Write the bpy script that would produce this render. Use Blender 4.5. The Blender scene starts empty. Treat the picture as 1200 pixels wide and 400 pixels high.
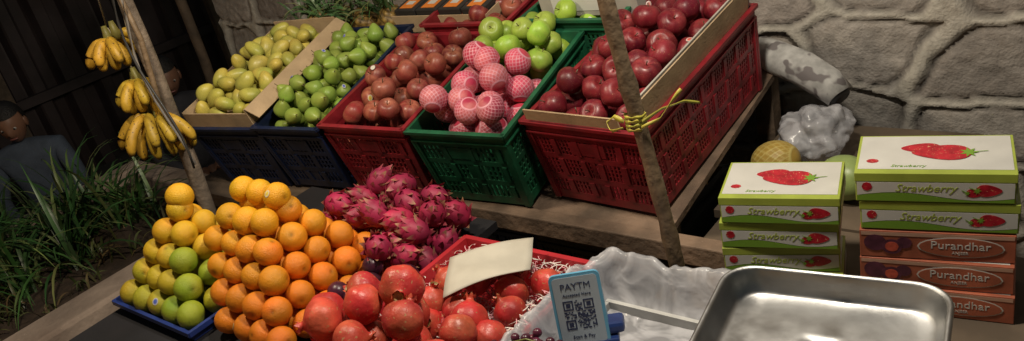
import bpy, math, random
import numpy as np
from mathutils import Matrix, Vector, noise
random.seed(7); np.random.seed(7)
R=math.radians
scene=bpy.context.scene
scene.view_settings.view_transform='Standard'; scene.view_settings.look='None'; scene.view_settings.exposure=0

# ---------------------------------------------------------------- materials
def mat(name, col=(.5,.5,.5), rough=.5, metal=0, attr=False, var=.0, vscale=8, bump=0, bscale=30, spec=.5,
        coat=0, dirt=0, dirtcol=(.05,.04,.03), speck=None, rvar=0):
    m=bpy.data.materials.new(name); m.use_nodes=True
    nt=m.node_tree; N=nt.nodes; Lk=nt.links; b=N['Principled BSDF']
    b.inputs['Roughness'].default_value=rough; b.inputs['Metallic'].default_value=metal
    b.inputs['Specular IOR Level'].default_value=spec
    b.inputs['Coat Weight'].default_value=coat; b.inputs['Coat Roughness'].default_value=.15
    tc=N.new('ShaderNodeTexCoord')
    if attr:
        a=N.new('ShaderNodeAttribute'); a.attribute_name='Col'; src=a.outputs['Color']
    else:
        c=N.new('ShaderNodeRGB'); c.outputs[0].default_value=(*col,1); src=c.outputs[0]
    def mix(a,bb,fac,mode='MIX'):
        x=N.new('ShaderNodeMix'); x.data_type='RGBA'; x.blend_type=mode
        if isinstance(fac,float): x.inputs[0].default_value=fac
        else: Lk.new(fac,x.inputs[0])
        for s,i in ((a,6),(bb,7)):
            if isinstance(s,tuple): x.inputs[i].default_value=(*s,1)
            else: Lk.new(s,x.inputs[i])
        return x.outputs[2]
    def nz(sc,det=4,lo=.35,hi=.65,t0=0,t1=1):
        n=N.new('ShaderNodeTexNoise'); n.inputs['Scale'].default_value=sc; n.inputs['Detail'].default_value=det
        Lk.new(tc.outputs['Object'],n.inputs['Vector'])
        r=N.new('ShaderNodeMapRange'); r.inputs[1].default_value=lo; r.inputs[2].default_value=hi; r.inputs[3].default_value=t0; r.inputs[4].default_value=t1
        Lk.new(n.outputs[0],r.inputs[0]); return r.outputs[0]
    if var:
        f=nz(vscale)
        dk=mix(src,(1-var,1-var,1-var),1.0,'MULTIPLY'); src=mix(dk,src,f)
    if speck:
        f=nz(speck[1],2,speck[2],speck[2]+.05); src=mix(src,speck[0],f)
    if dirt:
        f=nz(vscale*.6,8,.5,.75); mm=N.new('ShaderNodeMath'); mm.operation='MULTIPLY'; mm.inputs[1].default_value=dirt
        Lk.new(f,mm.inputs[0]); src=mix(src,dirtcol,mm.outputs[0])
    Lk.new(src,b.inputs['Base Color'])
    if rvar: Lk.new(nz(vscale*1.7,6,.3,.7,max(.05,rough-rvar),min(1,rough+rvar)),b.inputs['Roughness'])
    if bump:
        n=N.new('ShaderNodeTexNoise'); n.inputs['Scale'].default_value=bscale; n.inputs['Detail'].default_value=5
        Lk.new(tc.outputs['Object'],n.inputs['Vector'])
        bp=N.new('ShaderNodeBump'); bp.inputs['Strength'].default_value=bump; bp.inputs['Distance'].default_value=.01
        Lk.new(n.outputs[0],bp.inputs['Height']); Lk.new(bp.outputs[0],b.inputs['Normal'])
    return m

# ---------------------------------------------------------------- mesh accumulator
class Acc:
    def __init__(s): s.v=[];s.f=[];s.c=[];s.n=0
    def add(s,v,f,c=(1,1,1),M=None):
        v=np.asarray(v,float)
        if M is not None:
            A=np.array(M); v=v@A[:3,:3].T+A[:3,3]
        c=np.asarray(c,float)
        if c.ndim==1: c=np.tile(c,(len(v),1))
        s.v.append(v); s.c.append(c)
        n=s.n; s.f.extend([tuple(i+n for i in q) for q in f]); s.n+=len(v)
    def build(s,name,m,smooth=True,parent=None):
        me=bpy.data.meshes.new(name)
        V=np.concatenate(s.v); C=np.concatenate(s.c)
        me.from_pydata(V.tolist(),[],s.f)
        a=me.color_attributes.new('Col','FLOAT_COLOR','POINT')
        a.data.foreach_set('color',np.concatenate([C,np.ones((len(C),1))],1).ravel())
        if smooth: me.polygons.foreach_set('use_smooth',[True]*len(me.polygons))
        me.materials.append(m); me.update()
        o=bpy.data.objects.new(name,me); scene.collection.objects.link(o)
        if parent: o.parent=parent
        return o
def empty(name):
    o=bpy.data.objects.new(name,None); scene.collection.objects.link(o); o.empty_display_size=.05; return o
BF=[(0,1,3,2),(4,6,7,5),(0,4,5,1),(2,3,7,6),(0,2,6,4),(1,5,7,3)]
def box(acc,lo,hi,c=(1,1,1),M=None):
    v=[(x,y,z) for x in (lo[0],hi[0]) for y in (lo[1],hi[1]) for z in (lo[2],hi[2])]
    acc.add(v,BF,c,M)
def boxobj(name,lo,hi,m,M=None,parent=None,bevel=.0,seg=2):
    a=Acc(); box(a,lo,hi,(1,1,1),M); o=a.build(name,m,False,parent)
    if bevel:
        b=o.modifiers.new('b','BEVEL'); b.width=bevel; b.segments=seg
    return o
def revolve(prof,n=20):
    P=len(prof); v=[];f=[]
    for i,(r,z) in enumerate(prof):
        for k in range(n):
            a=2*math.pi*k/n; v.append((r*math.cos(a),r*math.sin(a),z))
    for i in range(P-1):
        for k in range(n):
            f.append((i*n+k,i*n+(k+1)%n,(i+1)*n+(k+1)%n,(i+1)*n+k))
    return np.array(v),f
def tube(pts,rad,n=8,cap=True):
    pts=[Vector(p) for p in pts]; v=[];f=[]
    if not hasattr(rad,'__len__'): rad=[rad]*len(pts)
    up=Vector((0.13,.2,1)).normalized()
    for i,p in enumerate(pts):
        t=(pts[min(i+1,len(pts)-1)]-pts[max(i-1,0)]).normalized()
        if abs(t.dot(up))>.95: u0=Vector((1,0,0))
        else: u0=up
        a=t.cross(u0).normalized(); b=t.cross(a)
        for k in range(n):
            an=2*math.pi*k/n; q=p+(a*math.cos(an)+b*math.sin(an))*rad[i]; v.append(q[:])
    for i in range(len(pts)-1):
        for k in range(n): f.append((i*n+k,i*n+(k+1)%n,(i+1)*n+(k+1)%n,(i+1)*n+k))
    if cap:
        f.append(tuple(range(n-1,-1,-1))); f.append(tuple(range((len(pts)-1)*n,len(pts)*n)))
    return np.array(v),f
def rrot():
    return Matrix.Rotation(random.uniform(0,6.28),4,'Z')@Matrix.Rotation(random.uniform(0,6.28),4,'X')@Matrix.Rotation(random.uniform(0,6.28),4,'Z')
def rup(t=.6):
    return Matrix.Rotation(random.uniform(-t,t),4,'X')@Matrix.Rotation(random.uniform(-t,t),4,'Y')@Matrix.Rotation(random.uniform(0,6.28),4,'Z')
def jc(c,a=.12):
    k=1+random.uniform(-a,a); return np.array([max(0,x*k*(1+random.uniform(-a,a)*.4)) for x in c])

# ---------------------------------------------------------------- fruit bases (unit radius)
def apple_base(n=24,m=16):
    prof=[]
    for i in range(m+1):
        t=math.pi*i/m
        r=math.sin(t)*(1+.06*math.cos(t)); z=math.cos(t)*.92
        d=math.exp(-(r/.32)**2)
        z-= (.34*d if z>0 else -.16*d); prof.append((max(r,.004),z))
    v,f=revolve(prof,n)
    a=np.arctan2(v[:,1],v[:,0]); v[:,:2]*=(1+.03*np.cos(5*a)*(1+.5*np.sign(-v[:,2])))[:,None]
    return v,f
AV,AF=apple_base()
STV,STF=tube([(0,0,.50),(.03,0,.75),(.1,.02,.98)],[.05,.035,.05],6)
stickers=Acc()
def sticker(p,r,M0,c=None,el=1.0):
    # small oval label wrapped on the fruit skin
    c=c or random.choice([(.70,.67,.6),(.65,.5,.08),(.08,.12,.45),(.55,.1,.08)])
    d=Vector((random.uniform(-.5,.9),random.uniform(-.9,.1),random.uniform(.35,1))).normalized()
    a=d.cross(Vector((.3,.1,1))).normalized(); b=d.cross(a); V=[(d*1.06*r+Vector(p))[:]]
    for ring in (.5,1):
        for k in range(12):
            an=k*math.pi/6; q=(d+(a*math.cos(an)*.20+b*math.sin(an)*.27*el)*ring).normalized(); V.append((q*1.06*r+Vector(p))[:])
    F=[(0,1+k,1+(k+1)%12) for k in range(12)]+[(1+k,13+k,13+(k+1)%12,1+(k+1)%12) for k in range(12)]
    C=[np.array(c)]*13+[np.array((.62,.6,.55))]*12
    stickers.add(V,F,C,M0)
def add_apple(acc,p,r,M0,c1,c2,stem=(.10,.06,.03),tilt=.9,streak=.5):
    M=M0@Matrix.Translation(p)@rup(tilt)@Matrix.Scale(r,4)@Matrix.Diagonal((random.uniform(.94,1.04),random.uniform(.94,1.04),random.uniform(.9,1.03),1))
    a=np.arctan2(AV[:,1],AV[:,0]); ph=random.uniform(0,6)
    s=.5+.25*np.sin(7*a+ph)+.25*np.sin(17*a+2*ph); s=np.clip(s*streak+np.clip(np.abs(AV[:,2])-.45,0,1)*.5+.25*np.sin(a+ph),0,1)
    rr=np.hypot(AV[:,0],AV[:,1]); s=np.clip(s+.9*np.exp(-(rr/.25)**2),0,1)
    c1=jc(c1,.25);c2=jc(c2,.18)
    acc.add(AV,AF,c1[None]*(1-s[:,None])+c2[None]*s[:,None],M)
    acc.add(STV,STF,stem,M)
    if random.random()<.12: sticker(p,r,M0)
def sph(n=20,m=12): return revolve([(max(math.sin(math.pi*i/m),.003),math.cos(math.pi*i/m)) for i in range(m+1)],n)
SV,SF=sph(22,14)
def net_base(n=112,m=52):
    v,f=revolve([(max(math.sin(math.pi*i/m),.003),.95*math.cos(math.pi*i/m)) for i in range(m+1)],n)
    a=np.arctan2(v[:,1],v[:,0]); t=np.arccos(np.clip(v[:,2]/.95,-1,1))
    l1=np.abs(np.sin(9*a+8*t)); l2=np.abs(np.sin(9*a-8*t)); l=np.minimum(l1,l2)
    w=np.clip((.34-l)/.14,0,1)*(np.abs(v[:,2])<.80)
    w=np.maximum(w,((np.abs(v[:,2])>.76)&(np.abs(v[:,2])<.83))*1.)
    v=v*(1+.022*w)[:,None]
    return v,f,w
NV,NF,NW=net_base()
def pom_base():
    n=24;m=14;prof=[]
    for i in range(m+1):
        t=math.pi*(1-i/m); prof.append((max(math.sin(t),.003),math.cos(t)*.92))
    prof=prof[:-2]
    prof+= [(.26,.93),(.2,1.0),(.19,1.08),(.22,1.16),(.28,1.25)]
    v,f=revolve(prof,n)
    a=np.arctan2(v[:,1],v[:,0]); top=v[:,2]>1.2
    v[top,2]+=.10*np.cos(6*a[top]); k=(v[:,2]<.9)
    v[k,:2]*=(1+.035*np.cos(6*a[k])+.02*np.cos(3*a[k]+1))[:,None]
    iv,jf=revolve([(.22,1.2),(.13,1.03),(.004,1.0)],12)
    return v,f,iv,jf
PV,PF,PIV,PIF=pom_base()
def add_pom(acc,p,r,M0=Matrix(),up=None):
    M=M0@Matrix.Translation(p)@(up or rup(1.9))@Matrix.Scale(r,4)@Matrix.Diagonal((random.uniform(.93,1.05),random.uniform(.93,1.05),random.uniform(.9,1.0),1))
    c=jc((.52,.028,.030),.25); c2=jc((.64,.17,.07),.15)
    a=np.arctan2(PV[:,1],PV[:,0]); ph=random.uniform(0,6)
    s=np.clip(.22+.35*np.sin(a+ph)*np.cos(PV[:,2]*2+ph)+.6*np.clip(PV[:,2]-.75,0,1),0,1)[:,None]
    acc.add(PV,PF,c*(1-s)+c2*s,M); acc.add(PIV,PIF,(.35,.22,.08),M)
def pear_base():
    prof=[]
    for i in range(19):
        t=math.pi*i/18; z=math.cos(t); r=math.sin(t)*(1-.38*max(0,z+.1)); prof.append((max(r,.004),z*1.28 if z>0 else z))
    return revolve(prof,18)
EV,EF=pear_base()
ESV,ESF=tube([(0,0,1.2),(.04,0,1.45),(.12,0,1.65)],[.05,.04,.06],6)
def mango_base():
    v,f=sph(20,14); v=v.copy(); v[:,2]*=1.4; v[:,1]*=.85; v[:,0]+=.25*(v[:,2]/1.45)**2; v[:,0]*=1-.12*(v[:,2]/1.45); return v,f
MV,MF=mango_base()

def pack(n,x0,x1,y0,y1,r,floor,cap,rv=.06,K=24,ov=.97,tries=6):
    S=[]
    for _ in range(n*tries):
        if len(S)>=n: break
        rr=r*(1+random.uniform(-rv,rv)); best=None
        for k in range(K):
            x=random.uniform(x0+rr,x1-rr); y=random.uniform(y0+rr,y1-rr); z=floor(x,y)+rr
            for (a,b,c,q) in S:
                d2=(a-x)**2+(b-y)**2; R2=((q+rr)*ov)**2
                if d2<R2: z=max(z,c+math.sqrt(R2-d2))
            if z<=cap(x,y) and (best is None or z<best[2]): best=(x,y,z,rr)
        if best: S.append(best)
        elif _>n*2: break
    return S

m_fruit=mat('apple_skin',attr=True,rough=.42,var=.25,vscale=45,speck=((.45,.22,.12),420,.67),rvar=.1)
m_green=mat('green_fruit_skin',attr=True,rough=.42,var=.18,vscale=40,speck=((.22,.24,.07),300,.66),rvar=.08)
m_citrus=mat('citrus_peel',attr=True,rough=.45,bump=.4,bscale=380,var=.15,vscale=30)
m_pom=mat('pomegranate_skin',attr=True,rough=.42,var=.35,vscale=28,bump=.18,bscale=90,speck=((.42,.2,.09),150,.64),rvar=.12)
m_net=mat('foam_net_apple',attr=True,rough=.5,var=.15,vscale=40)
m_matte=mat('matte_organic',attr=True,rough=.5,var=.25,vscale=25,bump=.2,bscale=60)

# ---------------------------------------------------------------- camera
R0=Vector((.731,.682,0)).normalized(); fh=Vector((-.682,.731,0)).normalized()
fw=fh*math.cos(R(25))+Vector((0,0,-math.sin(R(25)))); up0=R0.cross(fw).normalized()
ir=(R0*.971-up0*.238).normalized(); iu=(R0*.238+up0*.971).normalized()
cam=bpy.data.cameras.new('camera'); co=bpy.data.objects.new('camera',cam); scene.collection.objects.link(co)
Mx=Matrix.Identity(4)
for i in range(3): Mx[i][0]=ir[i]; Mx[i][1]=iu[i]; Mx[i][2]=-fw[i]
Mx.translation=(0,0,1.65); co.matrix_world=Mx
cam.sensor_width=36; cam.lens=28.5; cam.clip_start=.02; cam.clip_end=500
scene.camera=co

# ---------------------------------------------------------------- world + lamps (night market)
w=bpy.data.worlds.new('World'); scene.world=w; w.use_nodes=True
sky=w.node_tree.nodes.new('ShaderNodeTexSky'); sky.sky_type='NISHITA'; sky.sun_disc=False
sky.sun_elevation=R(2); sky.sun_rotation=R(200)
w.node_tree.links.new(sky.outputs[0],w.node_tree.nodes['Background'].inputs[0])
w.node_tree.nodes['Background'].inputs[1].default_value=.055
m_sock=mat('bakelite',(.03,.03,.03),.4); m_cord=mat('cord',(.02,.02,.02),.6)
def bulb(loc,power,col,rad=.05):
    l=bpy.data.lights.new('bulb','POINT'); l.energy=power; l.color=col; l.shadow_soft_size=rad
    o=bpy.data.objects.new('bulb',l); scene.collection.objects.link(o); o.location=loc
    e=empty('hanging_light_bulb')
    o.parent=e
    a=Acc(); v,f=revolve([(.001,.16),(.02,.16),(.022,.10),(.03,.09),(.03,.06),(.02,.055)],16); a.add(v,f,(1,1,1),Matrix.Translation(loc)); a.build('socket',m_sock,parent=e)
    a=Acc(); v,f=tube([Vector(loc)+Vector((0,0,.15)),Vector(loc)+Vector((0,0,1.0))],.004,6); a.add(v,f); a.build('cord',m_cord,parent=e)
bulb((-.72,1.20,2.15),88,(1,.90,.74),.07)
bulb((-1.85,.85,2.10),56,(1,.85,.62),.07)

# ---------------------------------------------------------------- ground
G=-.35
m_ground=mat('street_ground',(.04,.035,.03),.85,var=.5,vscale=3,bump=.5,bscale=20,dirt=.5)
a=Acc(); a.add([(-80,-80,G),(80,-80,G),(80,80,G),(-80,80,G)],[(0,1,2,3)]); a.build('ground',m_ground,False)

# ---------------------------------------------------------------- stone wall
def stone_wall():
    x0,x1,z0,z1=-4.35,2.6,G,2.5; st=.0115; WY=2.55
    nx=int((x1-x0)/st)+1; nz_=int((z1-z0)/st)+1
    X,Zz=np.meshgrid(np.linspace(x0,x1,nx),np.linspace(z0,z1,nz_))
    rng=np.random.RandomState(11); sx=[];sz=[]
    zz=z0-.2; rowi=0
    while zz<z1+.3:
        xx=x0-.4+(.2 if rowi%2 else 0)+rng.uniform(0,.1)
        while xx<x1+.4:
            sx.append(xx+rng.uniform(-.03,.03)); sz.append(zz+rng.uniform(-.045,.045)); xx+=rng.uniform(.30,.50)
        zz+=.235; rowi+=1
    sx=np.array(sx);sz=np.array(sz)
    xf=X+.008*np.sin(Zz*19+X*5)+.005*np.sin(X*41); zf=Zz+.010*np.sin(X*9+1)+.005*np.sin(X*33+Zz*11)
    F1=np.full(X.shape,9.);F2=np.full(X.shape,9.);ID=np.zeros(X.shape,int)
    for i in range(len(sx)):
        d=np.abs((xf-sx[i])*.56)**3+np.abs((zf-sz[i])*1.15)**3; d=d**(1/3)
        n1=d<F1; F2=np.where(n1,F1,np.minimum(F2,d)); ID=np.where(n1,i,ID); F1=np.where(n1,d,F1)
    E=F2-F1
    def nf(fn): return np.array([fn(x,z) for x,z in zip(X.ravel(),Zz.ravel())]).reshape(X.shape)
    nzv=nf(lambda x,z:noise.fractal(Vector((x*6,z*6,1)),.8,2.1,5))
    nz2=nf(lambda x,z:noise.fractal(Vector((x*30,z*30,3)),.7,2.1,3))
    ew=.026+.005*nzv
    mk=1/(1+np.exp((E-ew)/.003))
    ht=rng.uniform(-.008,.008,len(sx))[ID]
    tilt=(rng.uniform(-.05,.05,len(sx))[ID])*(X-sx[ID])+(rng.uniform(-.09,.05,len(sx))[ID])*(Zz-sz[ID])
    face=ht+tilt+.009*np.clip((E-.03)/.03,0,1)**.6+.006*nzv+.005*nz2
    H=mk*(.024+.0025*nz2+.002*nzv)+(1-mk)*face
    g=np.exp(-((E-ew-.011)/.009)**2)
    H=H-g*.012
    V=np.stack([X,WY-H,Zz],-1).reshape(-1,3)
    br=rng.uniform(.25,.38,len(sx))[ID]; wm=rng.uniform(.94,1.0,len(sx))[ID]
    c=np.stack([br,br*.93*wm,br*.85*wm],-1); c=c*(1+.25*nzv[...,None]+.16*nz2[...,None])
    mc=np.stack([.46+.05*nz2+.05*nzv,.43+.05*nz2+.05*nzv,.38+.05*nz2+.04*nzv],-1)
    C=mk[...,None]*mc+(1-mk[...,None])*c; C=C*(1-.6*g)[...,None]  # shadow line along the raised joints, painted into the vertex colour
    idx=np.arange(nx*nz_).reshape(nz_,nx)
    Fq=np.stack([idx[:-1,:-1],idx[:-1,1:],idx[1:,1:],idx[1:,:-1]],-1).reshape(-1,4)
    acc=Acc(); acc.add(V,[tuple(q) for q in Fq.tolist()],np.clip(C.reshape(-1,3),0.02,1))
    acc.build('wall_face',mat('rubble_stone',attr=True,rough=.9,bump=.55,bscale=110,var=.22,vscale=40,dirt=.3,dirtcol=(.18,.14,.11)),True,parent=wallE)
wallE=empty('stone_wall'); stone_wall()
m_con=mat('concrete',(.44,.34,.28),.9,var=.4,vscale=6,bump=.5,bscale=40,dirt=.5,dirtcol=(.14,.09,.07))
boxobj('wall_core',(-4.34,2.62,G),(2.6,2.9,2.5),m_con,parent=wallE)

# ---------------------------------------------------------------- corrugated fence
m_corr=mat('rusty_sheet',(.055,.04,.042),.5,metal=.2,var=.7,vscale=2.5,dirt=.8,dirtcol=(.025,.011,.010))
a=Acc(); n=900; y0,y1=-3.5,7.5
V=[];F=[]
for i in range(n+1):
    y=y0+(y1-y0)*i/n; ph=(y*1/.24)%1
    dx=.045*max(-1,min(1,2.6*math.sin(ph*6.283)))
    V+= [(-6.6+dx,y,G),(-6.6+dx,y,2.6)]
for i in range(n): F.append((2*i,2*i+2,2*i+3,2*i+1))
a.add(V,F); fe=empty('corrugated_fence'); a.build('sheets',m_corr,False,parent=fe)
m_wd=mat('old_wood',(.13,.09,.06),.8,var=.5,vscale=12,bump=.4,bscale=60,dirt=.5)
for z in (.3,1.3): boxobj('rail',(-6.54,y0,z),(-6.49,y1,z+.07),m_corr,parent=fe)
for y in np.arange(y0,y1,1.8): boxobj('post',(-6.485,y,G),(-6.42,y+.08,2.7),m_wd,parent=fe)
a=Acc(); v,f=tube([(-4.45,2.35,G),(-4.4,2.38,.6),(-4.42,2.4,2.6)],[.035,.03,.03],8); a.add(v,f); a.build('wooden_post',m_wd)

# ---------------------------------------------------------------- planter with strap-leaf plants
pl=empty('concrete_planter')
boxobj('kerb',(-3.12,-.6,G),(-2.94,1.75,.30),m_con,parent=pl,bevel=.015)
boxobj('kerb_back',(-4.35,-.6,G),(-4.22,1.75,.28),m_con,parent=pl,bevel=.012)
boxobj('kerb_end',(-4.215,1.62,G),(-3.125,1.75,.28),m_con,parent=pl,bevel=.012)
boxobj('soil',(-4.215,-.6,G),(-3.125,1.615,.22),mat('soil',(.07,.045,.03),.95,bump=1,bscale=50,var=.5,vscale=20),parent=pl)
def blades(centers,nb,Lr,wd,c1,c2,droop=1):
    acc=Acc()
    for (cx,cy,cz) in centers:
        for b in range(nb):
            az=random.uniform(0,6.28); L=random.uniform(*Lr); el=random.uniform(.6,1.45); p=Vector((cx+random.gauss(0,.03),cy+random.gauss(0,.03),cz))
            if cx+math.cos(az)*L*.9>-3.12 and cx<-3: L*=.45
            seg=8; d=Vector((math.cos(az)*math.cos(el),math.sin(az)*math.cos(el),math.sin(el))); side=Vector((-math.sin(az),math.cos(az),0)).lerp(Vector((0,0,1)),random.uniform(-.3,.3)).normalized()
            c=jc(c1 if random.random()<.7 else c2,.35); V=[];F=[];C=[]
            for i in range(seg+1):
                t=i/seg; ww=wd*(1-t**2.2)*(.55+.9*t*(1-t)*2)+.0004
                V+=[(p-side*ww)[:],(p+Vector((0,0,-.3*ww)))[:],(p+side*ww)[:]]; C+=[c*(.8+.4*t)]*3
                if i: 
                    q=3*(i-1); F+=[(q,q+1,q+4,q+3),(q+1,q+2,q+5,q+4)]
                d=(d+Vector((0,0,(-.20-.16*t)*droop))).normalized() if i>1 else d
                p=p+d*(L/seg)
            acc.add(V,F,C)
    return acc
m_leaf=mat('leaf',attr=True,rough=.38,var=.3,vscale=12)
cs=[(random.uniform(-4.1,-3.42),random.uniform(-.1,1.5),.22) for i in range(30)]
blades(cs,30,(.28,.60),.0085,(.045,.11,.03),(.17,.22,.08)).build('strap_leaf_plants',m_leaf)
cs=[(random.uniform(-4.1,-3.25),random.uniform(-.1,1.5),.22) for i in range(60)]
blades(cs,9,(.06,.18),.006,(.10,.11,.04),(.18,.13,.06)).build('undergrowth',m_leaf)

# ---------------------------------------------------------------- stall frame
m_plank=mat('plank_wood',(.24,.16,.11),.75,var=.55,vscale=9,bump=.5,bscale=50,dirt=.6)
sh=empty('display_shelf')
boxobj('front_beam',(-3.0,1.525,.465),(-.60,1.575,.525),m_plank,parent=sh,bevel=.004)
def slab(name,x0,x1,y0,y1,z0,tilt,th,m,par):
    M=Matrix.Translation((0,y0,z0))@Matrix.Rotation(tilt,4,'X')
    return boxobj(name,(x0,0,-th),(x1,y1-y0,0),m,M,par)
slab('deck',-3.0,-.98,1.58,2.44,.515,R(10),.02,m_plank,sh)
boxobj('deck_side',(-2.98,1.33,.46),(-1.85,1.523,.515),m_wd,parent=sh)
for x in (-2.9,-1.9,-1.05):
    boxobj('leg',(x,1.60,G),(x+.06,1.66,.49),m_wd,parent=sh); boxobj('leg_back',(x,2.34,G),(x+.06,2.40,.62),m_wd,parent=sh)

# ---------------------------------------------------------------- plastic crates
def crate_mesh(w,d,h,style=0,th=.004):
    a=Acc(); tp=.016
    def wallpanel(L,h,T,style):
        def b(u0,u1,v0,v1,n0=0,n1=th):
            pts=[]
            for u in (u0,u1):
                for n_ in (n0,n1):
                    for v_ in (v0,v1): pts.append(T(u,v_,n_))
            a.add(pts,BF)
        b(-.012,L+.012,0,.010,0,.016); b(-.006,L+.006,.010,.032,0,.006)
        b(-.006,L+.006,.036,.040,0,.012)
        bands=[(.032,.058),(.110,.128),(.185,.205),(h-.03,h)]
        for v0,v1 in bands: b(0,L,v0,v1)
        pitch=.0165 if style==0 else .0125
        nn=int(L/pitch)
        for i in range(nn+1):
            u=i*L/nn; wide=(i%6==0)
            ww=(.0040 if style==0 else .003) if not wide else .008
            u0=max(0,u-ww);u1=min(L,u+ww)
            for v0,v1 in ((.058,.110),(.128,.185),(.205,h-.03)): b(u0,u1,v0,v1,0,th+(.003 if wide else -.0006))
        for v_ in (.075,.092,.147,.166,.222) if style==0 else (.068,.082,.096,.140,.153,.167,.217,.232):
            if v_<h-.035: b(0,L,v_,v_+(.0035 if style==0 else .003),0,th-.0012)
        if L<.45:
            b(L*.33,L*.67,.062,.105,th-.001,th+.0015)
        for u in (0,L): b(u-.010,u+.010,.040,h,-.001,th+.005)
    tpf=lambda v:tp*v/h
    wallpanel(w,h,lambda u,v,n_:(u+(tpf(v) if u<w/2 else -tpf(v)),-n_+tpf(v),-v),style)
    wallpanel(w,h,lambda u,v,n_:((tpf(v) if u<w/2 else -tpf(v))+u,d+n_-tpf(v),-v),style)
    wallpanel(d,h,lambda u,v,n_:(-n_+tpf(v),u+(tpf(v) if u<d/2 else -tpf(v)),-v),style)
    wallpanel(d,h,lambda u,v,n_:(w+n_-tpf(v),u+(tpf(v) if u<d/2 else -tpf(v)),-v),style)
    box(a,(tp,tp,-h),(w-tp,d-tp,-h+.004))
    return a
def crate(name,col,org,w,d,h,yaw,tilt,style=0):
    M=Matrix.Translation(org)@Matrix.Rotation(R(yaw),4,'Z')@Matrix.Rotation(R(tilt),4,'X')
    a=crate_mesh(w,d,h,style)
    mm=mat(name+'_plastic',col,.42,var=.4,vscale=14,dirt=.55,dirtcol=tuple(c*.3+.03 for c in col),bump=.12,bscale=60,rvar=.1)
    e=empty(name)
    o=a.build('body',mm,False,parent=e); o.matrix_world=M
    return M
H=.28
RED=(.30,.018,.028); GRN=(.015,.13,.06); BLU=(.012,.022,.07)
M5=crate('red_plastic_crate',RED,(-1.385,1.585,.815),.375,.66,H,-3,9,1)
M4=crate('green_plastic_crate',GRN,(-1.745,1.475,.805),.335,.52,H,5,12)
M3=crate('red_plastic_crate',RED,(-2.115,1.445,.81),.345,.52,H,4,12)
M2=crate('blue_plastic_crate',BLU,(-2.425,1.395,.80),.29,.60,H,7,13)
M1=crate('blue_plastic_crate',BLU,(-2.765,1.35,.79),.325,.60,H,9,13)
M4b=crate('green_plastic_crate',GRN,(-1.68,2.02,.955),.36,.34,.20,0,8)
M3b=crate('red_plastic_crate',RED,(-2.10,1.985,.955),.36,.40,.22,3,10)

def heap(x0,x1,y0,y1,top,crown):
    cx,cy=(x0+x1)/2,(y0+y1)/2
    def cap(x,y):
        u=abs(x-cx)/((x1-x0)/2); v=abs(y-cy)/((y1-y0)/2)
        return top+crown*(1-max(u,v)**3)
    return cap
def fill_apples(name,M,w,d,r,c1,c2,top=0,crown=.05,n=90,fl=-.14,m=None,streak=.5,inset=.012,y0=0):
    S=pack(n,inset,w-inset,y0+inset,d-inset,r,lambda x,y:fl,heap(inset,w-inset,y0+inset,d-inset,top,crown))
    a=Acc()
    for x,y,z,q in S: add_apple(a,(x,y,z),q,M,c1,c2,streak=streak)
    return a.build(name,m or m_fruit)
fill_apples('red_apples',M5,.375,.66,.0415,(.135,.005,.016),(.28,.03,.035),top=.0,crown=.085,n=150,streak=.5)
fill_apples('red_apples',M3,.345,.52,.039,(.24,.028,.03),(.40,.13,.08),top=-.005,crown=.06,n=110,streak=.7)
fill_apples('red_apples',M3b,.36,.40,.039,(.24,.025,.03),(.38,.12,.07),top=-.03,crown=.02,n=60,streak=.7)
S=pack(80,.012,.32,.30,.62,.0405,lambda x,y:-.10,lambda x,y:.065-.12*max(0,y-.45)); a=Acc()
for x,y,z,q in S: add_apple(a,(x,y,z),q,M4,(.30,.45,.05),(.42,.53,.10))
a.build('green_apples',m_green)
fill_apples('green_apples',M4b,.36,.34,.041,(.30,.45,.05),(.42,.53,.10),top=-.035,crown=.01,n=50,m=m_green)
S=pack(60,.012,.325,.008,.36,.0425,lambda x,y:-.12,heap(.012,.325,-.06,.48,.0,.075)); a=Acc()
for x,y,z,q in S:
    M=M4@Matrix.Translation((x,y,z))@rup(1.3)@Matrix.Scale(q,4)
    base=jc((.60,.05,.11),.25); base2=jc((.74,.28,.26),.1); nt=jc((.84,.40,.50),.06)
    k=np.clip(.4+.6*np.sin(np.arctan2(NV[:,1],NV[:,0])+random.uniform(0,6)),0,1)[:,None]
    b_=base*(1-k*.5)+base2*k*.5
    a.add(NV,NF,b_*(1-NW[:,None])+nt*NW[:,None],M)
a.build('foam_net_apples',m_net)
S=pack(120,.01,.28,.01,.59,.030,lambda x,y:-.10,heap(.01,.28,.01,.59,.0,.06)); a=Acc()
for x,y,z,q in S:
    M=M2@Matrix.Translation((x,y,z))@rup(1.4)@Matrix.Scale(q,4)
    c=jc((.24,.35,.055),.22); k=np.clip((EV[:,2]+.2)*.3,0,.6)[:,None]
    a.add(EV,EF,c*(1-k)+jc((.38,.42,.09),.1)*k,M); a.add(ESV,ESF,(.10,.06,.03),M)
    if random.random()<.2: sticker((x,y,z),q,M2,(.08,.12,.5))
a.build('green_pears',m_green)
m_card=mat('cardboard',(.50,.36,.22),.85,var=.2,vscale=14,bump=.15,bscale=120,dirt=.3,dirtcol=(.25,.16,.09))
m_cardin=mat('cardboard_grey',(.42,.39,.35),.8,var=.25,vscale=10,dirt=.3)
e=empty('open_cardboard_carton'); MB=M1@Matrix.Translation((-.005,.0,.012))
W,D,Hc=.335,.58,.05; t=.005
boxobj('side_left',(0,0,-.02),(t,D,Hc),m_card,MB,e); boxobj('side_right',(W-t,0,-.02),(W,D,Hc+.012),m_card,MB,e)
boxobj('end_front',(t+.001,0,-.02),(W-t-.001,t,Hc-.005),m_card,MB,e); boxobj('end_back',(t+.001,D-t,-.02),(W-t-.001,D,Hc+.02),m_card,MB,e)
boxobj('bottom',(t+.001,t+.001,-.02),(W-t-.001,D-t-.001,-.016),m_card,MB,e)
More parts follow.
